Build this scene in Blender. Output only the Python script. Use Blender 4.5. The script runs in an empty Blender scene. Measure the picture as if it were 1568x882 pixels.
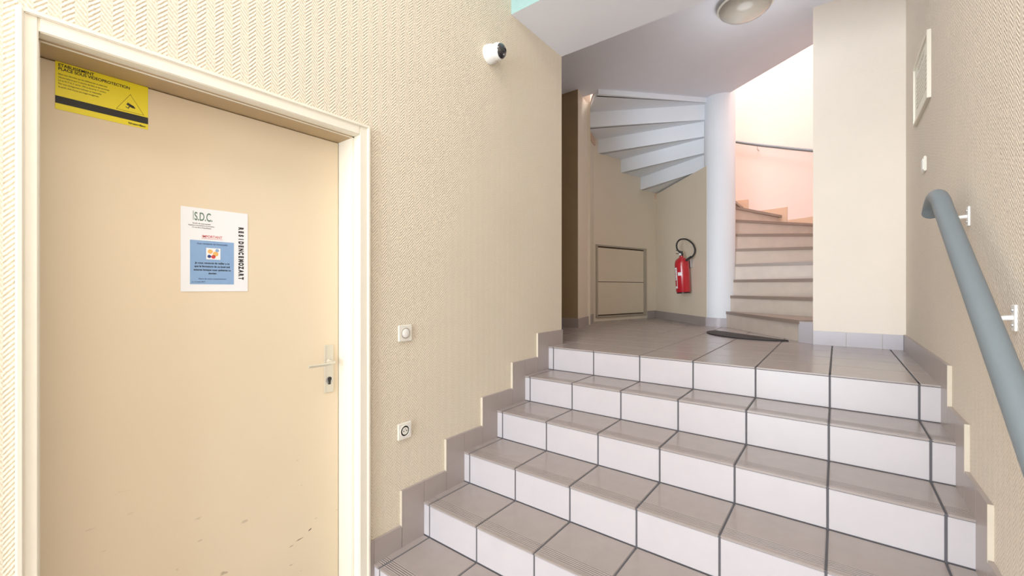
import bpy, bmesh, math, random
from mathutils import Vector, Matrix
random.seed(4)
S = bpy.context.scene
COL = S.collection
rad = math.radians
CZ = 1.438          # eye height above lower hall floor
XL, XR = -1.70, 0.375
RISE, RUN, YTOP = 0.1679, 0.2965, 2.635
ZL = RISE*6         # landing level
ZC = CZ+2.148       # landing ceiling
CX, CY, R = -1.06, 5.24, 1.45
YF = -4.6           # entrance end of the hall

# ---------------------------------------------------------------- materials
def srgb(r, g, b):
    f = lambda c: (c/255/12.92) if c/255 <= .04045 else ((c/255+.055)/1.055)**2.4
    return (f(r), f(g), f(b), 1)

def new_mat(name):
    m = bpy.data.materials.new(name); m.use_nodes = True
    return m, m.node_tree.nodes, m.node_tree.links, m.node_tree.nodes['Principled BSDF']

def mat(name, col, rough=.6, var=.04, scale=8, bump=0.0, bscale=120, metal=0, spec=.5, coat=0):
    m, N, L, B = new_mat(name)
    B.inputs['Roughness'].default_value = rough
    B.inputs['Metallic'].default_value = metal
    B.inputs['Specular IOR Level'].default_value = spec
    B.inputs['Coat Weight'].default_value = coat
    geo = N.new('ShaderNodeNewGeometry')
    nz = N.new('ShaderNodeTexNoise'); nz.inputs['Scale'].default_value = scale
    nz.inputs['Detail'].default_value = 5
    L.new(geo.outputs['Position'], nz.inputs['Vector'])
    mx = N.new('ShaderNodeMix'); mx.data_type = 'RGBA'
    mx.inputs[6].default_value = tuple(c*(1-var) for c in col[:3])+(1,)
    mx.inputs[7].default_value = tuple(min(1, c*(1+var)) for c in col[:3])+(1,)
    L.new(nz.outputs['Fac'], mx.inputs[0]); L.new(mx.outputs[2], B.inputs['Base Color'])
    if bump:
        n2 = N.new('ShaderNodeTexNoise'); n2.inputs['Scale'].default_value = bscale
        n2.inputs['Detail'].default_value = 3
        L.new(geo.outputs['Position'], n2.inputs['Vector'])
        bp = N.new('ShaderNodeBump'); bp.inputs['Strength'].default_value = bump
        bp.inputs['Distance'].default_value = .004
        L.new(n2.outputs['Fac'], bp.inputs['Height']); L.new(bp.outputs[0], B.inputs['Normal'])
    return m

def math_node(N, L, op, a, b=None):
    n = N.new('ShaderNodeMath'); n.operation = op
    for i, v in enumerate((a, b)):
        if v is None: continue
        if isinstance(v, (int, float)): n.inputs[i].default_value = v
        else: L.new(v, n.inputs[i])
    return n.outputs[0]

def wallpaper(name, col):
    m, N, L, B = new_mat(name)
    B.inputs['Roughness'].default_value = .75
    B.inputs['Specular IOR Level'].default_value = .25
    geo = N.new('ShaderNodeNewGeometry'); sp = N.new('ShaderNodeSeparateXYZ')
    L.new(geo.outputs['Position'], sp.inputs[0])
    nz = N.new('ShaderNodeTexNoise'); nz.inputs['Scale'].default_value = 25
    L.new(geo.outputs['Position'], nz.inputs['Vector'])
    wob = math_node(N, L, 'MULTIPLY', nz.outputs['Fac'], .008)
    y = math_node(N, L, 'ADD', sp.outputs['Y'], 10)
    pp = math_node(N, L, 'PINGPONG', y, .026)
    s = math_node(N, L, 'ADD', math_node(N, L, 'ADD', sp.outputs['Z'], math_node(N, L, 'MULTIPLY', pp, 1.15)), wob)
    st = math_node(N, L, 'SINE', math_node(N, L, 'MULTIPLY', s, 2*math.pi/.0145))
    n2 = N.new('ShaderNodeTexNoise'); n2.inputs['Scale'].default_value = 130
    L.new(geo.outputs['Position'], n2.inputs['Vector'])
    h = math_node(N, L, 'ADD', math_node(N, L, 'MULTIPLY', st, .38), math_node(N, L, 'MULTIPLY', n2.outputs['Fac'], 1.2))
    bp = N.new('ShaderNodeBump'); bp.inputs['Strength'].default_value = .7
    bp.inputs['Distance'].default_value = .0032
    L.new(h, bp.inputs['Height']); L.new(bp.outputs[0], B.inputs['Normal'])
    mx = N.new('ShaderNodeMix'); mx.data_type = 'RGBA'
    mx.inputs[6].default_value = tuple(c*.85 for c in col[:3])+(1,)
    mx.inputs[7].default_value = tuple(min(1, c*1.10) for c in col[:3])+(1,)
    n3 = N.new('ShaderNodeTexNoise'); n3.inputs['Scale'].default_value = 3
    L.new(geo.outputs['Position'], n3.inputs['Vector'])
    f = math_node(N, L, 'ADD', math_node(N, L, 'MULTIPLY', h, .6), math_node(N, L, 'MULTIPLY', n3.outputs['Fac'], .3))  # light and dark sides of the relief put into the base colour
    L.new(f, mx.inputs[0]); L.new(mx.outputs[2], B.inputs['Base Color'])
    return m

def door_paint(name, col):
    m, N, L, B = new_mat(name)
    B.inputs['Roughness'].default_value = .5
    geo = N.new('ShaderNodeNewGeometry'); sp = N.new('ShaderNodeSeparateXYZ')
    L.new(geo.outputs['Position'], sp.inputs[0])
    mp = N.new('ShaderNodeMapping'); mp.inputs['Scale'].default_value = (1, 9, 22)
    L.new(geo.outputs['Position'], mp.inputs[0])
    nz = N.new('ShaderNodeTexNoise'); nz.inputs['Scale'].default_value = 1.6; nz.inputs['Detail'].default_value = 7
    L.new(mp.outputs[0], nz.inputs['Vector'])
    cr = N.new('ShaderNodeValToRGB'); cr.color_ramp.elements[0].position = .68; cr.color_ramp.elements[1].position = .71
    L.new(nz.outputs['Fac'], cr.inputs[0])
    low = N.new('ShaderNodeMapRange'); low.inputs[1].default_value = .85; low.inputs[2].default_value = .3
    L.new(sp.outputs['Z'], low.inputs[0])
    fac = math_node(N, L, 'MULTIPLY', math_node(N, L, 'MULTIPLY', cr.outputs[0], low.outputs[0]), .55)
    n3 = N.new('ShaderNodeTexNoise'); n3.inputs['Scale'].default_value = 2.5
    L.new(geo.outputs['Position'], n3.inputs['Vector'])
    m1 = N.new('ShaderNodeMix'); m1.data_type = 'RGBA'
    m1.inputs[6].default_value = tuple(c*.95 for c in col[:3])+(1,)
    m1.inputs[7].default_value = tuple(c*1.03 for c in col[:3])+(1,)
    L.new(n3.outputs['Fac'], m1.inputs[0])
    m2 = N.new('ShaderNodeMix'); m2.data_type = 'RGBA'
    L.new(fac, m2.inputs[0]); L.new(m1.outputs[2], m2.inputs[6]); m2.inputs[7].default_value = srgb(120, 92, 66)
    L.new(m2.outputs[2], B.inputs['Base Color'])
    return m

def tread_mat(name, col):
    m = mat(name, col, rough=.24, var=.09, scale=16)
    N, L = m.node_tree.nodes, m.node_tree.links
    B = N['Principled BSDF']
    geo = N.new('ShaderNodeNewGeometry'); sp = N.new('ShaderNodeSeparateXYZ')
    L.new(geo.outputs['Position'], sp.inputs[0])
    a = math_node(N, L, 'ADD', sp.outputs['Y'], 2*RUN*5-YTOP+.003)
    fr = math_node(N, L, 'MODULO', a, RUN)
    inside = math_node(N, L, 'MULTIPLY', math_node(N, L, 'LESS_THAN', fr, .075), math_node(N, L, 'GREATER_THAN', fr, .02))
    w = math_node(N, L, 'SINE', math_node(N, L, 'MULTIPLY', fr, 2*math.pi/.0105))
    h = math_node(N, L, 'MULTIPLY', w, inside)
    bp = N.new('ShaderNodeBump'); bp.inputs['Strength'].default_value = .8; bp.inputs['Distance'].default_value = .002
    L.new(h, bp.inputs['Height']); L.new(bp.outputs[0], B.inputs['Normal'])
    return m

M_wallL = wallpaper('wallpaper_cream', srgb(227, 213, 190))
M_wallR = wallpaper('wallpaper_cream_right', srgb(230, 217, 201))
M_cream = mat('paint_cream', srgb(226, 212, 190), .7, .03, 5, .25, 160)
M_pier = mat('paint_pier', srgb(236, 224, 209), .7, .03, 4, .25, 160)
M_peach = mat('paint_peach', srgb(234, 211, 201), .7, .03, 3, .2, 140)
M_brown = mat('recess_brown', srgb(154, 130, 98), .6, .06, 6, .1, 100)  # recess walls and pilaster front, darker than the cream walls
M_white = mat('paint_white', srgb(236, 241, 248), .6, .02, 5, .15, 90)
M_ceil = mat('paint_ceiling', srgb(238, 240, 249), .75, .03, 5, .2, 120)
M_beam = mat('paint_beam', srgb(240, 242, 250), .7, .02, 5, .15, 120)
M_mint = mat('paint_mint', srgb(150, 186, 182), .7, .08, 30, .4, 90)
M_frame = mat('paint_doorframe', srgb(236, 228, 210), .4, .03, 12)
M_door = door_paint('paint_door', srgb(228, 209, 178))
M_tread = tread_mat('tile_tread', srgb(154, 142, 136))
M_floor = mat('tile_floor', srgb(154, 143, 138), .22, .10, 9)
M_riser = mat('tile_riser', srgb(188, 181, 183), .26, .05, 10)  # same tile as treads; front light on the risers put into the colour
M_skirt = mat('tile_skirting', srgb(160, 148, 143), .35, .06, 14)
M_skirtl = mat('tile_skirting_light', srgb(186, 180, 186), .35, .05, 14)
M_cut = mat('tile_cut_edge', srgb(204, 192, 172), .7)
M_grout = mat('grout_dark', srgb(78, 76, 80), .9, .1, 60)
M_sptread = mat('spiral_tread', srgb(142, 124, 112), .4, .08, 20)
M_spriser = mat('spiral_riser', srgb(208, 192, 178), .45, .12, 9)
M_spskirt = mat('spiral_skirting', srgb(214, 178, 150), .4, .08, 12)
M_rail = mat('rail_bluegrey', srgb(108, 118, 124), .5, .04, 20)
M_plw = mat('plastic_white', srgb(238, 236, 230), .35, .01)
M_plc = mat('plastic_cream', srgb(232, 228, 214), .4, .01)
M_blk = mat('plastic_black', srgb(18, 18, 20), .35, .1)
M_lens = mat('glass_lens', srgb(10, 12, 22), .05, .1, coat=1)
M_rub = mat('rubber_black', srgb(28, 28, 30), .75, .3, 60, .6, 300)
M_red = mat('paint_red', srgb(182, 14, 30), .28, .03, coat=.5)
M_metal = mat('metal_steel', srgb(190, 190, 192), .3, .04, metal=.9)
M_alu = mat('metal_alu', srgb(214, 208, 192), .35, .03, metal=.6)
M_yel = mat('sign_yellow', srgb(244, 224, 26), .4, .01)
M_ink = mat('ink_black', srgb(18, 18, 20), .6, .05)
M_paper = mat('paper_white', srgb(240, 241, 244), .35, .01)
M_blue = mat('print_blue', srgb(128, 164, 208), .5, .06, 40)
M_dblue = mat('ink_blue', srgb(28, 48, 110), .6, .05)
M_green = mat('ink_green', srgb(82, 114, 100), .6, .05)
M_redink = mat('ink_red', srgb(206, 60, 60), .6, .05)
M_skin = mat('print_orange', srgb(236, 176, 96), .6, .2, 90)
M_opal = mat('glass_opal', srgb(178, 170, 156), .2, .02)
M_dark = mat('gap_dark', srgb(70, 54, 42), .9, .1)
M_headshade = mat('head_reveal_shade', srgb(176, 150, 112), .5, .08, 12)  # shade under the door head put into its brown colour
M_panel = mat('paint_panel', srgb(218, 203, 178), .6, .05, 5)
M_panelf = mat('paint_panel_frame', srgb(168, 156, 138), .5, .05, 5)

# ---------------------------------------------------------------- mesh helpers
def finish(name, bm, mats, smooth=False, recalc=True):
    if recalc: bmesh.ops.recalc_face_normals(bm, faces=bm.faces)
    me = bpy.data.meshes.new(name); bm.to_mesh(me); bm.free()
    for m in (mats if isinstance(mats, (list, tuple)) else [mats]): me.materials.append(m)
    if smooth:
        for p in me.polygons: p.use_smooth = True
    ob = bpy.data.objects.new(name, me); COL.objects.link(ob)
    return ob

def smooth_angle(ob, a=40):
    me = ob.data
    for p in me.polygons: p.use_smooth = True
    bm = bmesh.new(); bm.from_mesh(me)
    for e in bm.edges:
        if len(e.link_faces) == 2 and e.calc_face_angle(0) > rad(a): e.smooth = False
    bm.to_mesh(me); bm.free()
    return ob

def bbox(bm, x0, x1, y0, y1, z0, z1, mi=0):
    r = bmesh.ops.create_cube(bm, size=1, matrix=Matrix.Translation(((x0+x1)/2, (y0+y1)/2, (z0+z1)/2)) @ Matrix.Diagonal((abs(x1-x0), abs(y1-y0), abs(z1-z0), 1)))
    fs = set(f for v in r['verts'] for f in v.link_faces)
    for f in fs: f.material_index = mi
    return r['verts']

def box(name, x0, x1, y0, y1, z0, z1, m, bev=0, seg=2):
    bm = bmesh.new(); bbox(bm, x0, x1, y0, y1, z0, z1)
    if bev: bmesh.ops.bevel(bm, geom=bm.edges[:], offset=bev, segments=seg, affect='EDGES', profile=.5)
    return finish(name, bm, m)

def prism(bm, pts, z0, z1, mi=0):
    lo = [bm.verts.new((p[0], p[1], z0)) for p in pts]
    hi = [bm.verts.new((p[0], p[1], z1)) for p in pts]
    n = len(pts); fs = [bm.faces.new(lo[::-1]), bm.faces.new(hi)]
    for i in range(n): fs.append(bm.faces.new((lo[i], lo[(i+1) % n], hi[(i+1) % n], hi[i])))
    for f in fs: f.material_index = mi
    return fs

def strip_wall(bm, inner, outer, z0, z1, mi=0, closed=False):
    n = len(inner)
    V = [[bm.verts.new((p[0], p[1], z)) for p in pts] for pts in (inner, outer) for z in (z0, z1)]
    il, ih, ol, oh = V
    rng = range(n) if closed else range(n-1)
    for i in rng:
        j = (i+1) % n
        for q in ((il[i], il[j], ih[j], ih[i]), (ol[i], oh[i], oh[j], ol[j]), (ih[i], ih[j], oh[j], oh[i]), (il[i], ol[i], ol[j], il[j])):
            bm.faces.new(q).material_index = mi
    if not closed:
        for i in (0, n-1): bm.faces.new((il[i], ih[i], oh[i], ol[i])).material_index = mi

def lathe(name, prof, m, seg=40, mtx=None, angle=40, cap=True):
    bm = bmesh.new(); rings = []
    for r, z in prof:
        if r < 1e-6: rings.append([bm.verts.new((0, 0, z))])
        else: rings.append([bm.verts.new((r*math.cos(2*math.pi*i/seg), r*math.sin(2*math.pi*i/seg), z)) for i in range(seg)])
    for a, b in zip(rings, rings[1:]):
        for i in range(seg):
            j = (i+1) % seg
            if len(a) == 1 and len(b) == 1: continue
            if len(a) == 1: bm.faces.new((a[0], b[i], b[j]))
            elif len(b) == 1: bm.faces.new((a[i], a[j], b[0]))
            else: bm.faces.new((a[i], a[j], b[j], b[i]))
    if cap:
        if len(rings[0]) > 1: bm.faces.new(rings[0])
        if len(rings[-1]) > 1: bm.faces.new(rings[-1])
    if mtx is not None: bmesh.ops.transform(bm, matrix=mtx, verts=bm.verts)
    return smooth_angle(finish(name, bm, m), angle)

def tube(name, pts, r, m, poly=False, res=8, cyc=False):
    cu = bpy.data.curves.new(name, 'CURVE'); cu.dimensions = '3D'
    cu.bevel_depth = r; cu.bevel_resolution = res; cu.use_fill_caps = True; cu.resolution_u = 10
    if poly:
        sp = cu.splines.new('POLY'); sp.points.add(len(pts)-1)
        for p, q in zip(sp.points, pts): p.co = (*q, 1)
    else:
        sp = cu.splines.new('BEZIER'); sp.bezier_points.add(len(pts)-1)
        for p, q in zip(sp.bezier_points, pts):
            p.co = q; p.handle_left_type = p.handle_right_type = 'AUTO'
    sp.use_cyclic_u = cyc
    tmp = bpy.data.objects.new('tmp', cu); COL.objects.link(tmp)
    bpy.context.view_layer.update()
    me = bpy.data.meshes.new_from_object(tmp.evaluated_get(bpy.context.evaluated_depsgraph_get()))
    bpy.data.objects.remove(tmp)
    me.name = name; me.materials.clear(); me.materials.append(m)
    ob = bpy.data.objects.new(name, me); COL.objects.link(ob)
    return smooth_angle(ob, 50)

def basis(o, ex, ey, ez):
    return Matrix((( ex[0], ey[0], ez[0], o[0]), (ex[1], ey[1], ez[1], o[1]), (ex[2], ey[2], ez[2], o[2]), (0, 0, 0, 1)))

def text(name, body, size, mtx, m, align='LEFT', bold=0.0, sx=1):
    cu = bpy.data.curves.new(name, 'FONT'); cu.body = body; cu.size = size
    cu.align_x = align; cu.offset = bold; cu.extrude = .0003; cu.space_line = .9
    tmp = bpy.data.objects.new('tmp', cu); COL.objects.link(tmp)
    bpy.context.view_layer.update()
    me = bpy.data.meshes.new_from_object(tmp.evaluated_get(bpy.context.evaluated_depsgraph_get()))
    bpy.data.objects.remove(tmp)
    me.transform(mtx @ Matrix.Diagonal((sx, 1, 1, 1))); me.name = name
    me.materials.clear(); me.materials.append(m)
    ob = bpy.data.objects.new(name, me); COL.objects.link(ob)
    return ob

def group(name, parts):
    e = bpy.data.objects.new(name, None); COL.objects.link(e); e.empty_display_size = .1
    c = Vector((0, 0, 0)); n = 0
    for p in parts:
        for b in p.bound_box: c += p.matrix_world @ Vector(b); n += 1
    e.location = c/n
    for p in parts:
        p.parent = e; p.matrix_parent_inverse = Matrix.Translation(-(c/n))
    return e

def pol(a, r=R): return (CX+r*math.cos(rad(a)), CY+r*math.sin(rad(a)))
def arc(a0, a1, r, n): return [pol(a0+(a1-a0)*i/n, r) for i in range(n+1)]

# ---------------------------------------------------------------- shell
bm = bmesh.new()
bbox(bm, XL-.2, XL, YF, .10, 0, 4.2)
bbox(bm, XL-.2, XL, 1.112, 2.84, 0, 4.2)
bbox(bm, XL-.2, XL, .10, 1.112, 2.157, 4.2)
finish('wall_left', bm, M_wallL)
box('wall_right', XR, XR+.15, YF, 4.3, 0, 4.2, M_wallR)
bm = bmesh.new()
bbox(bm, XL-.2, XL+.05, YF-.15, YF, 0, 4.2); bbox(bm, XR-.05, XR+.15, YF-.15, YF, 0, 4.2)
bbox(bm, XL+.05, XR-.05, YF-.15, YF, 3.4, 4.2)
finish('wall_front', bm, M_cream)
box('ceiling_hall', XL-.2, XR+.15, YF-.15, 2.2, 4.2, 4.35, M_beam)
bm = bmesh.new()
bbox(bm, XL-.2, XR+.15, 2.2, 2.84, CZ+1.80, 4.35)
for f in bm.faces:
    if f.calc_center_median().y < 2.21: f.material_index = 1
finish('ceiling_beam', bm, [M_beam, M_mint])
bm = bmesh.new()
e1 = pol(-37, R); e2 = pol(223, R)
prism(bm, [(-3.7, 2.84), (.52, 2.84), (.52, e1[1]), e1, (CX, CY), e2, (-3.7, e2[1])], ZC, ZC+.2)
finish('ceiling_landing', bm, M_ceil)
box('wall_recess_end', -3.8, -3.6, 2.7, 4.3, .8, ZC, M_brown)
box('wall_recess_front', -3.6, XL-.2, 2.69, 2.84, .8, 4.2, M_brown)
bm = bmesh.new()
prism(bm, [(-3.6, 4.05), (-2.22, 4.05), (-2.325, 4.5), (-2.6, 4.9), (-3.6, 4.9)], ZL-.05, ZC)
for f in bm.faces:
    c = f.calc_center_median()
    if c.y < 4.06: f.material_index = 1
finish('wall_recess_pilaster', bm, [M_cream, M_brown])
bm = bmesh.new()
prism(bm, [(-.148, 3.97), (.38, 3.97), (.5, 4.5), (.15, 4.45), (-.148, 4.113)], ZL-.05, ZC+.2)
finish('wall_pier', bm, M_pier)
bm = bmesh.new()
strip_wall(bm, arc(-51, 137, R, 60), arc(-51, 137, R+.12, 60), ZL-.05, ZC+.2)
strip_wall(bm, arc(0, 360, R, 90)[:-1], arc(0, 360, R+.12, 90)[:-1], ZC+.2, 6.9, closed=True)
smooth_angle(finish('wall_stairwell', bm, M_peach), 20)
bm = bmesh.new()
P1, P2 = pol(192), pol(137)
inn = [P2, P1]+arc(192, 212, R, 6)[1:]
out = [pol(137, R+.15), pol(192, R+.15)]+arc(192, 212, R+.15, 6)[1:]
strip_wall(bm, inn, out, ZL-.05, ZC+.2)
finish('wall_understair_curved', bm, M_cream)
W0, W1 = (-1.17, 5.12), P2
dW = Vector((W1[0]-W0[0], W1[1]-W0[1])).normalized(); nW = Vector((-abs(dW.y), -abs(dW.x)))
bm = bmesh.new()
prism(bm, [W0, W1, (W1[0]+.08, W1[1]+.06), (W0[0]+.08, W0[1]+.06)], ZL-.05, CZ+1.38)
finish('wall_understair_closing', bm, M_cream)
bm = bmesh.new(); prism(bm, arc(0, 360, R+.12, 60)[:-1], 6.9, 7.0); finish('ceiling_stairwell', bm, M_white)
lathe('stair_column', [(.16, ZL-.02), (.16, 5.6)], M_white, 64, Matrix.Translation((CX, CY, 0)))

# ---------------------------------------------------------------- tiled floors and steps
G = .0040
gx = [XL] + [-.03+.3235*k for k in range(-5, 2)] + [XR]
def cols(): return [(a+G, b-G) for a, b in zip(gx, gx[1:])]
def tiled(bm, spec):
    for s in spec: bbox(bm, *s)
spec_t, spec_r, spec_g = [], [], []
zk = [RISE*k for k in range(7)]; yk = [None]+[YTOP-RUN*(6-k) for k in range(1, 7)]
for k in range(1, 7):
    for a, b in cols():
        spec_r.append((a, b, yk[k], yk[k]+.012, zk[k-1]+.003, zk[k]-.0115))
        if k < 6: spec_t.append((a, b, yk[k]-.004, yk[k+1]-.003, zk[k]-.009, zk[k]))
    y_end = yk[k+1]+.02 if k < 6 else YTOP+.05
    spec_g.append((XL, XR, yk[k]+.0025, y_end, 0 if k == 1 else zk[k-1]-.1, zk[k]-.003))
bm = bmesh.new(); tiled(bm, spec_t)
bmesh.ops.bevel(bm, geom=bm.edges[:], offset=.0022, segments=2, affect='EDGES')
t = finish('treads', bm, M_tread)
bm = bmesh.new(); tiled(bm, spec_r)
bmesh.ops.bevel(bm, geom=bm.edges[:], offset=.0015, segments=1, affect='EDGES')
r_ = finish('risers', bm, M_riser)
bm = bmesh.new(); tiled(bm, spec_g)
g_ = finish('grout_bed', bm, M_grout)
group('staircase', [t, r_, g_])
bm = bmesh.new(); y = YTOP-.004; first = True
rows = []
while y < 6.9:
    y2 = y+.3235; rows.append((y+(0 if first else G), y2-G)); y = y2; first = False
gl = [-.03+.3235*k for k in range(-12, 2)]+[XR+.02]
for y0, y1 in rows:
    for a, b in zip(gl, gl[1:]):
        if y0 < 2.7 and b < XL-.3: continue
        bbox(bm, max(a+G, -3.75) if y0 > 2.7 else max(a+G, XL), b-G, y0, y1, ZL-.009, ZL)
bmesh.ops.bevel(bm, geom=bm.edges[:], offset=.0018, segments=1, affect='EDGES')
f1 = finish('tiles', bm, M_floor)
f2 = box('bed', -3.8, XR+.02, YTOP+.02, 6.9, ZL-.2, ZL-.003, M_grout)
group('floor_landing', [f1, f2])
bm = bmesh.new(); y = yk[1]-.003
while y > YF-.2:
    for a, b in cols(): bbox(bm, a, b, y-.3235+2*G, y, -.009, 0)
    y -= .3235
bmesh.ops.bevel(bm, geom=bm.edges[:], offset=.0018, segments=1, affect='EDGES')
f1 = finish('tiles', bm, M_floor)
f2 = box('bed', XL-.25, XR+.02, YF-.2, yk[1]+.01, -.1, -.003, M_grout)
group('floor', [f1, f2])

def stair_skirt(name, xw, sgn):
    bm = bmesh.new(); T = .013; F = .14
    x0, x1 = sorted((xw, xw+sgn*T))
    for k in range(1, 7):
        ya = yk[k]-F; yb = (yk[k+1]-F) if k < 6 else (2.838 if sgn > 0 else 3.97)
        if sgn > 0: ya = max(ya, 1.126)
        zt = zk[k]+.108
        ym = yk[k]
        if ym - ya > .02: bbox(bm, x0, x1, ya+.002, ym-.001, zk[k-1]-.05, zt)
        bbox(bm, x0, x1, max(ya, ym)+.001, yb-.001, zk[k]-.1, zt)
        bbox(bm, x0-(.001 if sgn < 0 else 0), x1+(.001 if sgn > 0 else 0), ya-.003, ya+.001, zk[k-1]+.10, zt+.001, 1)
    return finish(name, bm, [M_skirt, M_cut])
stair_skirt('baseboard_left', XL, 1)
stair_skirt('baseboard_right', XR, -1)
bm = bmesh.new()
x = -.148
while x < XR-.02:
    x2 = min(x+.2, XR-.013); bbox(bm, x+.0015, x2-.0015, 3.957, 3.97, ZL, ZL+.105); x = x2
finish('baseboard_pier', bm, M_skirtl)
def seg_skirt(name, pts, m, h=.1, th=.012):
    bm = bmesh.new()
    c = Vector((CX+.0, CY-1.5))
    for p, q in zip(pts, pts[1:]):
        p, q = Vector(p), Vector(q); d = (q-p).normalized(); n = Vector((-d.y, d.x))
        if n.dot(c-p) < 0: n = -n
        prism(bm, [p+d*.001, q-d*.001, q-d*.001+n*th, p+d*.001+n*th], ZL, ZL+h)
    return finish(name, bm, m)
lp = [Vector(W0)+(Vector(W1)-Vector(W0))*i/4 for i in range(5)]
seg_skirt('baseboard_understair_closing', lp, M_skirt)
seg_skirt('baseboard_understair_curved', [P2, Vector(P2)+(Vector(P1)-Vector(P2))*.16], M_skirt)
seg_skirt('baseboard_recess', [pol(194), pol(203), pol(211), (-2.325, 4.5), (-2.22, 4.05)], M_skirt)
box('baseboard_pilaster', -3.6, -2.21, 4.038, 4.05, ZL, ZL+.1, M_skirt)
bm = bmesh.new(); strip_wall(bm, arc(150, 330, .172, 40), arc(150, 330, .158, 40), ZL, ZL+.1)
finish('baseboard_column', bm, M_skirtl)

# ---------------------------------------------------------------- spiral stair
th = {n: (-54+18*(n-1) if n <= 8 else 72+19*(n-8)) for n in range(1, 18)}
RS = .174
zs = lambda n: ZL+RS*n
bm = bmesh.new()
def sector(bm, a0, a1, r0, r1, z0, z1, mi):
    n = max(2, int(abs(a1-a0)/2))
    prism(bm, arc(a0, a1, r1, n)+arc(a1, a0, r0, n), z0, z1, mi)
for n in range(1, 16):
    sector(bm, th[n]-1.6, th[n+1]+.5, .13, R-.002, zs(n)-.03, zs(n), 0)
    sector(bm, th[n]+.3, th[n+1]+1.5, .13, R-.003, zs(n)-.085, zs(n)-.03, 2)
for n in range(1, 17):
    zb = ZL if n == 1 else zs(n-1)-.085
    sector(bm, th[n], th[n]+.6, .13, R-.004, max(ZL, zs(n-1)), zs(n)-.03 if n < 16 else ZC+.19, 1)
    sector(bm, th[n]+.6, th[n]+3.2, .13, R-.004, zb, zs(n)-.03 if n < 16 else ZC+.19, 2)
# pale curb tile closing the end of the first step against the pier
prism(bm, [(-.150, 3.972), (-.150, 4.10), (-.205, 4.065), (-.245, 4.055)], ZL, ZL+.165, 3)
finish('spiral_staircase', bm, [M_sptread, M_spriser, M_white, M_skirtl])
bm = bmesh.new()
for n in range(1, 15):
    a0 = max(th[n]-4, -51); a1 = th[n+1]-4.3
    strip_wall(bm, arc(a0, a1, R-.014, 8), arc(a0, a1, R+.001, 8), zs(n-1), zs(n)+.1)
finish('baseboard_stairwell', bm, M_spskirt)
def zrail(a): return ZL+RS*(1+(a+54)/18 if a <= 72 else 8+(a-72)/19)+.90
pts = [(*pol(a, R-.07), zrail(a)) for a in range(-44, 200, 4)]
rl = tube('rail', pts, .019, M_rail, poly=True)
parts = [rl]
for a in (-30, 10, 46, 82, 118, 154, 190):
    p = pol(a, R-.07); q = pol(a, R)
    parts.append(tube('bracket', [(*p, zrail(a)-.015), (*p, zrail(a)-.06), (*q, zrail(a)-.06)], .006, M_metal, poly=True, res=3))
group('stairwell_handrail', parts)

# ---------------------------------------------------------------- door on left wall
YA, YB, ZT = .088, 1.124, CZ+.729
XF = XL+.014; XD = -1.838
bm = bmesh.new()
fw = .046
for (y0, y1, z0, z1) in ((YA, YA+fw*.75, 0, ZT), (YB-fw, YB, 0, ZT), (YA+fw*.75, YB-fw, ZT-fw, ZT)):
    bbox(bm, XL-.06, XF, y0, y1, z0, z1)
for (y0, y1, z0, z1) in ((YA-.006, YA+.008, 0, ZT+.006), (YB-.008, YB+.006, 0, ZT+.006), (YA+.008, YB-.008, ZT-.008, ZT+.006)):
    bbox(bm, XL, XF+.006, y0, y1, z0, z1)
for (y0, y1, z0, z1) in ((YA+.01, YA+fw*.75+.006, 0, ZT-.03), (YB-fw-.012, YB-.01, 0, ZT-.03)):
    bbox(bm, -1.88, XL-.03, y0, y1, z0, z1)
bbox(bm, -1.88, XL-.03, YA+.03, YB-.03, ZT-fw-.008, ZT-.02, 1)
bmesh.ops.bevel(bm, geom=bm.edges[:], offset=.003, segments=2, affect='EDGES')
fr = finish('frame', bm, [M_frame, M_headshade])
leaf = box('leaf', XD-.04, XD, YA+fw*.75+.009, YB-fw-.015, .006, ZT-fw-.011, M_door, .002)
back = box('gap_backing', -1.93, -1.882, YA+.02, YB-.02, 0, ZT-.01, M_dark)
hy = 1.016
plate = box('handle_plate', XD, XD+.006, hy-.022, hy+.022, CZ-.475, CZ-.258, M_alu, .0025)
mx = basis((XD+.004, hy, CZ-.335), (0, 1, 0), (0, 0, 1), (1, 0, 0))
rose = lathe('handle_rose', [(.013, 0), (.013, .006), (.009, .012), (.009, .04)], M_alu, 24, mx)
lever = tube('lever', [(XD+.012, hy, CZ-.335), (XD+.046, hy, CZ-.335), (XD+.052, hy-.012, CZ-.336), (XD+.052, hy-.06, CZ-.338), (XD+.05, hy-.118, CZ-.337)], .0065, M_alu)
cyl = lathe('lock_cylinder', [(.0085, 0), (.0085, .008), (0, .008)], M_ink, 20, basis((XD+.004, hy, CZ-.412), (0, 1, 0), (0, 0, 1), (1, 0, 0)))
cyl2 = box('lock_slot', XD+.004, XD+.011, hy-.005, hy+.005, CZ-.438, CZ-.412, M_ink, .001)
esc = lathe('lock_ring', [(.016, 0), (.016, .004), (.0095, .005), (.0095, 0)], M_metal, 24, basis((XD+.004, hy, CZ-.418), (0, 1, 0), (0, 0, 1), (1, 0, 0)), cap=False)
bm = bmesh.new()
for (yy, zz, w_, h_) in ((.885, .352, .035, .004), (.93, .372, .016, .007), (.85, .340, .02, .003)):
    n = 9; top = []; bot = []
    for i in range(n+1):
        a = i/n; k = math.sin(math.pi*a)
        top.append((yy-w_/2+w_*a, zz+h_*k*random.uniform(.2, .6)+a*h_)); bot.append((yy-w_/2+w_*a, zz-h_*k*random.uniform(.2, .6)+a*h_))
    vs = [bm.verts.new((XD+.0006, p[0], p[1])) for p in top+bot[1:-1][::-1]]
    bm.faces.new(vs)
scuff = finish('scuffs', bm, M_dark)
group('door_1', [fr, leaf, back, plate, rose, lever, cyl, cyl2, esc, scuff])

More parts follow.
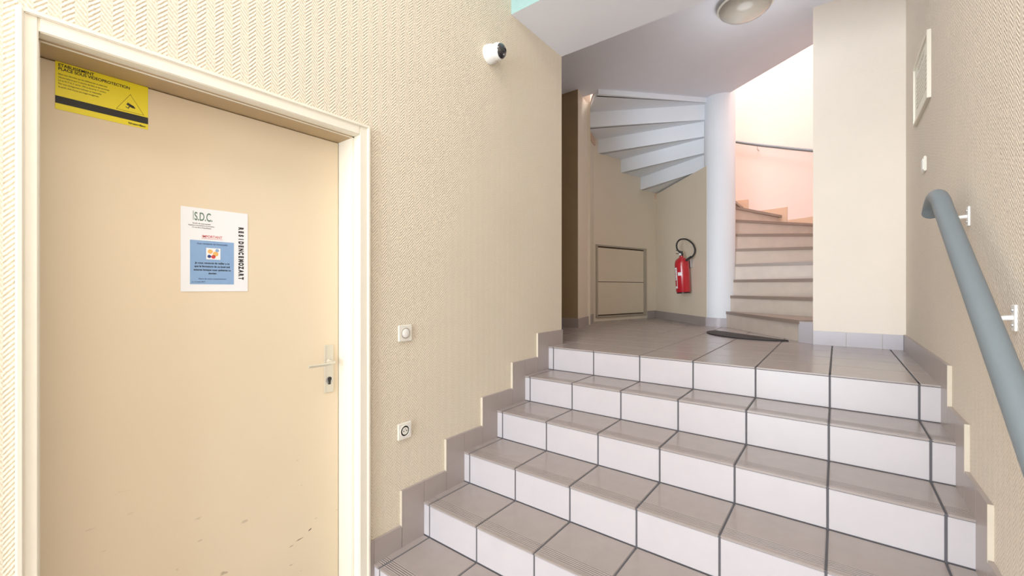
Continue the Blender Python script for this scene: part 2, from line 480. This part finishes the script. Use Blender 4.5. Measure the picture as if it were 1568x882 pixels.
# ---------------------------------------------------------------- yellow sign & poster
def LW(y, z, x): return basis((x, y, z), (0, 1, 0), (0, 0, 1), (1, 0, 0))
xs = XD+.0005
sy, sz, sw, sh = .166, CZ+.532, .213, .142
P = [box('sheet', xs, xs+.001, sy, sy+sw, sz, sz+sh, M_yel)]
P.append(box('band', xs+.001, xs+.0015, sy, sy+sw, sz+.018, sz+.040, M_ink))
x2 = xs+.0012
P.append(text('title', "ETABLISSEMENT\nPLACE SOUS VIDEOPROTECTION", .0122, LW(sy+.006, sz+sh-.013, x2), M_ink, bold=.0003, sx=.88))
for i, ln in enumerate(["Nous vous informons que cet etablissement est place sous", "videosurveillance pour la securite des biens et des personnes.", "Loi no 95-73 du 21 janvier 1995 et decret du 17 octobre", "Pour tout renseignement s'adresser au responsable", "du syndic, droit d'acces aux images enregistrees."]):
    P.append(text('line', ln, .0068, LW(sy+.006, sz+sh-.038-i*.0095, x2), M_ink, sx=.66))
P.append(text('signature', "Videosurveillance", .009, LW(sy+sw-.006, sz+.0055, x2), M_ink, align='RIGHT', bold=.0003, sx=.7))
tc = (sy+.168, sz+.042); tw = .068; thh = .057
tri = [(tc[0]-tw/2, tc[1]+.003), (tc[0]+tw/2, tc[1]+.003), (tc[0], tc[1]+.003+thh)]
P.append(tube('triangle', [(x2, a, b) for a, b in tri], .0008, M_ink, poly=True, res=2, cyc=True))
bm = bmesh.new()
bbox(bm, -.012, .012, -.0055, .0055, 0, .0006); bbox(bm, .012, .017, -.003, .003, 0, .0006); bbox(bm, -.002, .001, -.016, -.005, 0, .0006); bbox(bm, -.010, .001, -.017, -.0145, 0, .0006)
bmesh.ops.transform(bm, matrix=LW(tc[0], tc[1]+.024, x2) @ Matrix.Rotation(rad(-25), 4, 'Z') @ Matrix.Diagonal((.75, .75, 1, 1)), verts=bm.verts)
P.append(finish('camera_icon', bm, M_ink))
group('video_warning_sign', P)

py, pz, pw, ph = .468, CZ-.0125, .214, .303
P = [box('sheet', xs, xs+.001, py, py+pw, pz, pz+ph, M_paper)]
P.append(text('logo', "S.D.C.", .042, LW(py+.040, pz+ph-.045, x2), M_green, bold=.0006, sx=.52))
P.append(box('logo_bar', x2, x2+.0004, py+.036, py+.0375, pz+ph-.045, pz+ph-.012, M_green))
for i, ln in enumerate(["Syndic de copropriete", "Gestion immobiliere et location", "12 rue de la Republique"]):
    P.append(text('address', ln, .0062, LW(py+.062, pz+ph-.058-i*.0075, x2), M_ink, align='CENTER'))
P.append(text('important', "IMPORTANT", .0135, LW(py+.095, pz+ph-.106, x2), M_redink, align='CENTER', bold=.0001, sx=.85))
P.append(box('underline', x2, x2+.0004, py+.062, py+.128, pz+ph-.110, pz+ph-.109, M_redink))
P.append(box('blue_panel', xs+.001, xs+.0014, py+.027, py+.166, pz+.026, pz+.186, M_blue))
x3 = xs+.0016
P.append(text('panel_title', "Aux residents de l'immeuble", .0085, LW(py+.0965, pz+.172, x3), M_dblue, align='CENTER'))
P.append(box('picture', x3, x3+.0004, py+.076, py+.121, pz+.118, pz+.160, M_paper))
for dx, dz, rr, mm in ((-.01, .008, .008, M_skin), (.007, .0, .009, M_skin), (.0, -.011, .007, M_redink), (.012, .013, .006, M_blue), (-.013, -.010, .006, M_dblue)):
    P.append(lathe('drawing', [(rr, 0), (rr, .0003), (0, .0003)], mm, 14, LW(py+.0985+dx, pz+.139+dz, x3+.0004)))
for i, ln in enumerate(["Je vous remercie de veiller a ce", "que la fermeture de ce local soit", "assuree lorsque vous quitterez ce", "dernier."]):
    P.append(text('body', ln, .0100, LW(py+.0965, pz+.101-i*.0125, x3), M_ink, align='CENTER', bold=.0002, sx=.86))
P.append(text('footer', "Merci de votre comprehension", .007, LW(py+.0965, pz+.044, x3), M_dblue, align='CENTER'))
P.append(text('date', "Le 12 mars 2019", .006, LW(py+.032, pz+.033, x3), M_ink))
word = "RESIDENCEMOZART"
for i, c in enumerate(word):
    mt = LW(py+.183, pz+ph-.060-i*.0138, x2) @ Matrix.Rotation(rad(-90), 4, 'Z')
    P.append(text('letter', c, .0225, mt, M_ink, align='CENTER', bold=.0015, sx=.66))
group('notice_poster', P)

# ---------------------------------------------------------------- switches
def switch(name, y, z, kind, wall='L', s=.083):
    if wall == 'L': mt = basis((XL, y, z), (0, 1, 0), (0, 0, 1), (1, 0, 0))
    else: mt = basis((XR, y, z), (0, -1, 0), (0, 0, 1), (-1, 0, 0))
    bm = bmesh.new(); bbox(bm, -s/2, s/2, -s/2, s/2, 0, .010)
    bmesh.ops.bevel(bm, geom=bm.edges[:], offset=.004, segments=3, affect='EDGES')
    bmesh.ops.transform(bm, matrix=mt, verts=bm.verts)
    p = [finish('plate', bm, M_plc)]
    if kind == 'button':
        p.append(lathe('ring', [(.026, .009), (.026, .0125), (.0225, .0125), (.0225, .009)], M_panelf, 32, mt, cap=False))
        p.append(lathe('button', [(.022, .009), (.022, .013), (.019, .0145), (0, .0145)], M_plw, 32, mt))
    elif kind == 'socket':
        p.append(lathe('rim', [(.0285, .009), (.0285, .0115), (.0265, .0115), (.0245, .0095)], M_plw, 32, mt, cap=False))
        p.append(lathe('recess', [(.0245, .0102), (0, .0102)], M_panelf, 32, mt))
        p.append(lathe('insert', [(.018, .0098), (.018, .0112), (0, .0112)], M_plc, 32, mt))
        for dx, dy in ((-.009, 0), (.009, 0)):
            p.append(lathe('hole', [(.003, .0108), (.003, .0116), (0, .0116)], M_ink, 12, mt @ Matrix.Translation((dx, dy, 0))))
        p.append(lathe('earth_pin', [(.0028, .0108), (.0028, .0145), (0, .0155)], M_metal, 12, mt @ Matrix.Translation((0, .010, 0))))
    else:
        bm = bmesh.new(); bbox(bm, -.027, .027, -.03, .03, .009, .0135)
        bmesh.ops.bevel(bm, geom=bm.edges[:], offset=.002, segments=2, affect='EDGES')
        bmesh.ops.transform(bm, matrix=mt, verts=bm.verts); p.append(finish('rocker', bm, M_plw))
    return group(name, p)
switch('light_switch', 1.333, CZ-.223, 'button')
switch('wall_socket', 1.330, CZ-.705, 'socket')
switch('light_switch', 3.16, CZ+.664, 'rocker', 'R')

# ---------------------------------------------------------------- surveillance camera
o = (XL, 1.975, CZ+1.435)
mt = basis(o, (0, 1, 0), (0, 0, 1), (1, 0, 0))
P = [lathe('base', [(.058, 0), (.058, .012), (.055, .03), (.048, .048), (.044, .05)], M_plw, 48, mt)]
bc = Vector((XL+.066, 1.985, CZ+1.438))
d = Vector((.954, .08, -.14)).normalized(); sx_ = d.cross(Vector((0, 0, 1))).normalized(); sy_ = sx_.cross(d)
mb = basis(bc, sx_, sy_, d)
rb = .050
prof = [(rb*math.sin(a), -rb*math.cos(a)) for a in [math.pi*i/20 for i in range(0, 14)]]
P.append(lathe('ball', prof, M_plw, 40, mb))
pf = [(rb*.885, rb*.46), (rb*.86, rb*.54), (rb*.7, rb*.74), (rb*.4, rb*.91), (0, rb*.97)]
P.append(lathe('eye', pf, M_lens, 40, mb))
P.append(lathe('lens', [(.014, rb*.88), (.014, rb*1.02), (.009, rb*1.02), (.007, rb*.97), (0, rb*.97)], M_blk, 24, mb))
P.append(lathe('led', [(.005, rb*.80), (.005, rb*.90), (0, rb*.91)], M_metal, 14, mb @ Matrix.Translation((.0, -.022, 0))))
group('surveillance_camera', P)

# ---------------------------------------------------------------- framed notice on right wall
def RW(y, z, x=XR): return basis((x, y, z), (0, -1, 0), (0, 0, 1), (-1, 0, 0))
y0, y1, z0, z1 = 2.98, 3.48, CZ+.965, CZ+1.31
bm = bmesh.new()
for q in ((y0, y1, z1-.014, z1), (y0, y1, z0, z0+.014), (y0, y0+.014, z0+.014, z1-.014), (y1-.014, y1, z0+.014, z1-.014)):
    bbox(bm, XR-.016, XR, *q)
P = [finish('frame', bm, M_alu), box('paper', XR-.008, XR, y0+.014, y1-.014, z0+.014, z1-.014, M_plc)]
P.append(text('title', "REGLEMENT", .04, RW(3.23, z1-.07, XR-.0082), M_panelf, align='CENTER'))
for i in range(8):
    P.append(text('line', "Consignes de securite incendie pour les residents", .017, RW(3.23, z1-.10-i*.024, XR-.0082), M_panelf, align='CENTER'))
group('framed_notice', P)

# ---------------------------------------------------------------- handrail on right wall
xr = .30
def zr(y): return CZ+.325-.672*(2.19-y)
pts = [(xr, 2.40, zr(2.19)-.022), (xr, 2.35, zr(2.19)+.008), (xr, 2.27, zr(2.19)+.024), (xr, 2.20, zr(2.19)+.004)]
pts += [(xr, y, zr(y)-.004) for y in (2.12, 1.9, 1.5, 1.0, .75)]
pts += [(xr, .66, zr(.70)-.01), (xr, .5, zr(.70)-.03)]
P = [tube('rail', pts, .0270, M_rail)]
for y in (2.20, 1.70, 1.15):
    zz = zr(y)-.075
    P.append(tube('arm', [(xr, y, zr(y)-.03), (xr+.004, y, zz+.012), (xr+.02, y, zz), (XR-.004, y, zz)], .0065, M_plw))
    P.append(box('wall_plate', XR-.006, XR, y-.014, y+.014, zz-.035, zz+.035, M_plw, .002))
    for s in (-.02, .02):
        P.append(lathe('screw', [(.005, 0), (.004, .003), (0, .0035)], M_metal, 10, basis((XR-.006, y, zz+s), (0, -1, 0), (0, 0, 1), (-1, 0, 0))))
group('stair_handrail', P)

# ---------------------------------------------------------------- ceiling lamp
mt = Matrix.Translation((-.55, 3.58, ZC)) @ Matrix.Rotation(math.pi, 4, 'X')
P = [lathe('base', [(.15, 0), (.15, .02), (.185, .025), (.19, .035), (.18, .04)], M_plc, 48, mt)]
P.append(lathe('bowl', [(.178, .036), (.17, .06), (.14, .085), (.09, .102), (.03, .109), (0, .11)], M_opal, 48, mt))
group('ceiling_lamp', P)

# ---------------------------------------------------------------- fire extinguisher
wp = Vector(W0)+dW*.345
ec = wp+nW*.105
ex = Vector((.92, -.40, 0)).normalized(); ez = Vector((0, 0, 1)); ey = ez.cross(ex)
tilt = Matrix.Rotation(rad(-4), 4, 'Y')
E = basis((ec.x, ec.y, 1.385), ex, ey, ez) @ tilt
rb = .083
P = [lathe('cylinder', [(rb*.9, 0), (rb, .012), (rb, .34), (rb*.97, .365), (rb*.85, .392), (rb*.6, .412), (.03, .425), (.024, .43), (.024, .442)], M_red, 48, E)]
P.append(lathe('base_ring', [(rb*.92, -.012), (rb*.94, 0), (rb*.88, .002)], M_blk, 40, E))
P.append(lathe('valve', [(.02, .44), (.022, .45), (.022, .475), (.016, .48), (.016, .5), (0, .502)], M_blk, 24, E))
def ebox(name, x0, x1, y0, y1, z0, z1, m, rot=0, b=.003):
    bm = bmesh.new(); bbox(bm, x0, x1, y0, y1, z0, z1)
    bmesh.ops.bevel(bm, geom=bm.edges[:], offset=b, segments=2, affect='EDGES')
    bmesh.ops.transform(bm, matrix=E @ Matrix.Translation((0, 0, .48)) @ Matrix.Rotation(rad(rot), 4, 'Y') @ Matrix.Translation((0, 0, -.48)), verts=bm.verts)
    return finish(name, bm, m)
P.append(ebox('lower_handle', -.075, .02, -.011, .011, .468, .476, M_blk, 8))
P.append(ebox('upper_lever', -.08, .015, -.012, .012, .494, .502, M_blk, 20))
P.append(lathe('gauge', [(.014, 0), (.014, .010), (.011, .012), (0, .012)], M_plw, 20, E @ basis((0, -.02, .462), (1, 0, 0), (0, 0, 1), (0, -1, 0))))
hose = [(.02, 0, .462), (-.015, -.02, .50), (-.045, -.02, .56), (-.02, -.02, .625), (.06, -.02, .64), (.14, -.01, .60), (.190, 0, .52), (.185, 0, .45), (.145, -.01, .40)]
P.append(tube('hose', [E @ Vector(p) for p in hose], .0095, M_rub))
noz = [E @ Vector(p) for p in ((.15, -.01, .415), (.085, -.03, .375))]
P.append(tube('nozzle', noz, .014, M_blk, poly=True))
def wrap(name, a0, a1, z0, z1, rr, m):
    bm = bmesh.new(); n = 16
    A = [(rr*math.sin(rad(a0+(a1-a0)*i/n)), -rr*math.cos(rad(a0+(a1-a0)*i/n))) for i in range(n+1)]
    B = [(x*.985, y*.985) for x, y in A]
    strip_wall(bm, A, B, z0, z1); bmesh.ops.transform(bm, matrix=E, verts=bm.verts)
    return finish(name, bm, m, smooth=False)
P.append(wrap('label', -60, -8, .05, .30, rb+.001, M_paper))
P.append(wrap('label_red', -56, -12, .075, .15, rb+.0016, M_red))
for i in range(7): P.append(wrap('label_text', -54, -18-(i % 3)*5, .162+i*.018, .171+i*.018, rb+.0016, M_red))
P.append(wrap('label_top', 2, 34, .20, .24, rb+.001, M_paper))
br = box('wall_hook', -.02, .02, 0, .03, .30, .40, M_metal, .002)
br.data.transform(basis((wp.x+nW.x*.03, wp.y+nW.y*.03, 1.385), (-dW.x, -dW.y, 0), (-nW.x, -nW.y, 0), ez))
P.append(br)
group('fire_extinguisher', P)

# ---------------------------------------------------------------- access panel on curved wall
c0 = Vector(P1); dC = (Vector(P2)-c0); LC = dC.length; dC.normalize(); nC = Vector((dC.y, -dC.x))
mt = basis((c0.x, c0.y, 0), (dC.x, dC.y, 0), (nC.x, nC.y, 0), (0, 0, 1))
def pbox(name, a, b, z0, z1, t0, t1, m, bev=.002):
    o = box(name, a, b, t0, t1, z0, z1, m, bev); o.data.transform(mt); o.data.flip_normals() if mt.determinant() < 0 else None
    return o
a0, a1, b0, b1 = .035, .81*LC, 1.055, 2.0
P = [pbox('frame_left', a0, a0+.02, b0, b1, 0, .022, M_panelf), pbox('frame_right', a1-.05, a1, b0, b1, 0, .022, M_panelf),
     pbox('frame_top', a0, a1, b1-.02, b1, 0, .024, M_panelf), pbox('frame_bottom', a0, a1, b0, b0+.02, 0, .024, M_panelf),
     pbox('gap', a0+.02, a1-.045, b0+.02, b1-.02, 0, .003, M_dark),
     pbox('upper_leaf', a0+.032, a1-.060, 1.522, b1-.038, .002, .014, M_panel),
     pbox('lower_leaf', a0+.032, a1-.060, b0+.036, 1.514, .002, .014, M_panel)]
group('access_panel', P)

# ---------------------------------------------------------------- half-moon doormat
A = Vector((-.96, 4.58)); B = Vector((-.31, 4.06)); dm = (B-A); Lm = dm.length; dm.normalize(); nm = Vector((dm.y, -dm.x))
if nm.y > 0: nm = -nm
c = (A+B)/2
pts = [c+dm*(Lm/2*math.cos(t))+nm*(.29*math.sin(t)) for t in [math.pi*i/32 for i in range(33)]]
bm = bmesh.new(); prism(bm, pts, ZL, ZL+.010)
bmesh.ops.bevel(bm, geom=[e for e in bm.edges if all(v.co.z > ZL+.005 for v in e.verts)], offset=.004, segments=2, affect='EDGES')
finish('doormat', bm, M_rub)

# ---------------------------------------------------------------- lights
def area(name, loc, rot, sx, sy, p, col):
    l = bpy.data.lights.new(name, 'AREA'); l.shape = 'RECTANGLE'; l.size = sx; l.size_y = sy; l.energy = p; l.color = col
    o = bpy.data.objects.new(name, l); o.location = loc; o.rotation_euler = rot; COL.objects.link(o); return o
area('entrance_daylight', (-.66, YF+.05, 1.8), (rad(90), 0, 0), 1.95, 3.2, 370, (.82, .91, 1))
area('hall_ceiling_light', (-.6, -.2, 4.15), (0, 0, 0), 1.0, 1.6, 44, (1, .98, .96))
area('stairwell_daylight', (CX+.3, CY+.1, 6.85), (0, 0, 0), 1.6, 1.6, 165, (1, .975, .965))
pl = bpy.data.lights.new('landing_fill', 'POINT'); pl.energy = 4; pl.shadow_soft_size = .15; pl.color = (.92, .95, 1)  # added fill light below the unlit lamp, brightens the landing
po = bpy.data.objects.new('landing_fill', pl); po.location = (-.55, 3.58, ZC-.42); COL.objects.link(po)
w = bpy.data.worlds.new('world'); S.world = w; w.use_nodes = True
w.node_tree.nodes['Background'].inputs[0].default_value = (.9, .95, 1, 1)
w.node_tree.nodes['Background'].inputs[1].default_value = .4

# ---------------------------------------------------------------- camera
cd = bpy.data.cameras.new('camera'); cam = bpy.data.objects.new('camera', cd); COL.objects.link(cam)
cd.sensor_width = 36; cd.lens = 647/1568*36; cd.clip_start = .02
cam.location = (0, 0, CZ); cam.rotation_euler = (rad(90), 0, rad(37.6))
S.camera = cam
S.view_settings.view_transform = 'Standard'
S.view_settings.gamma = 1.15
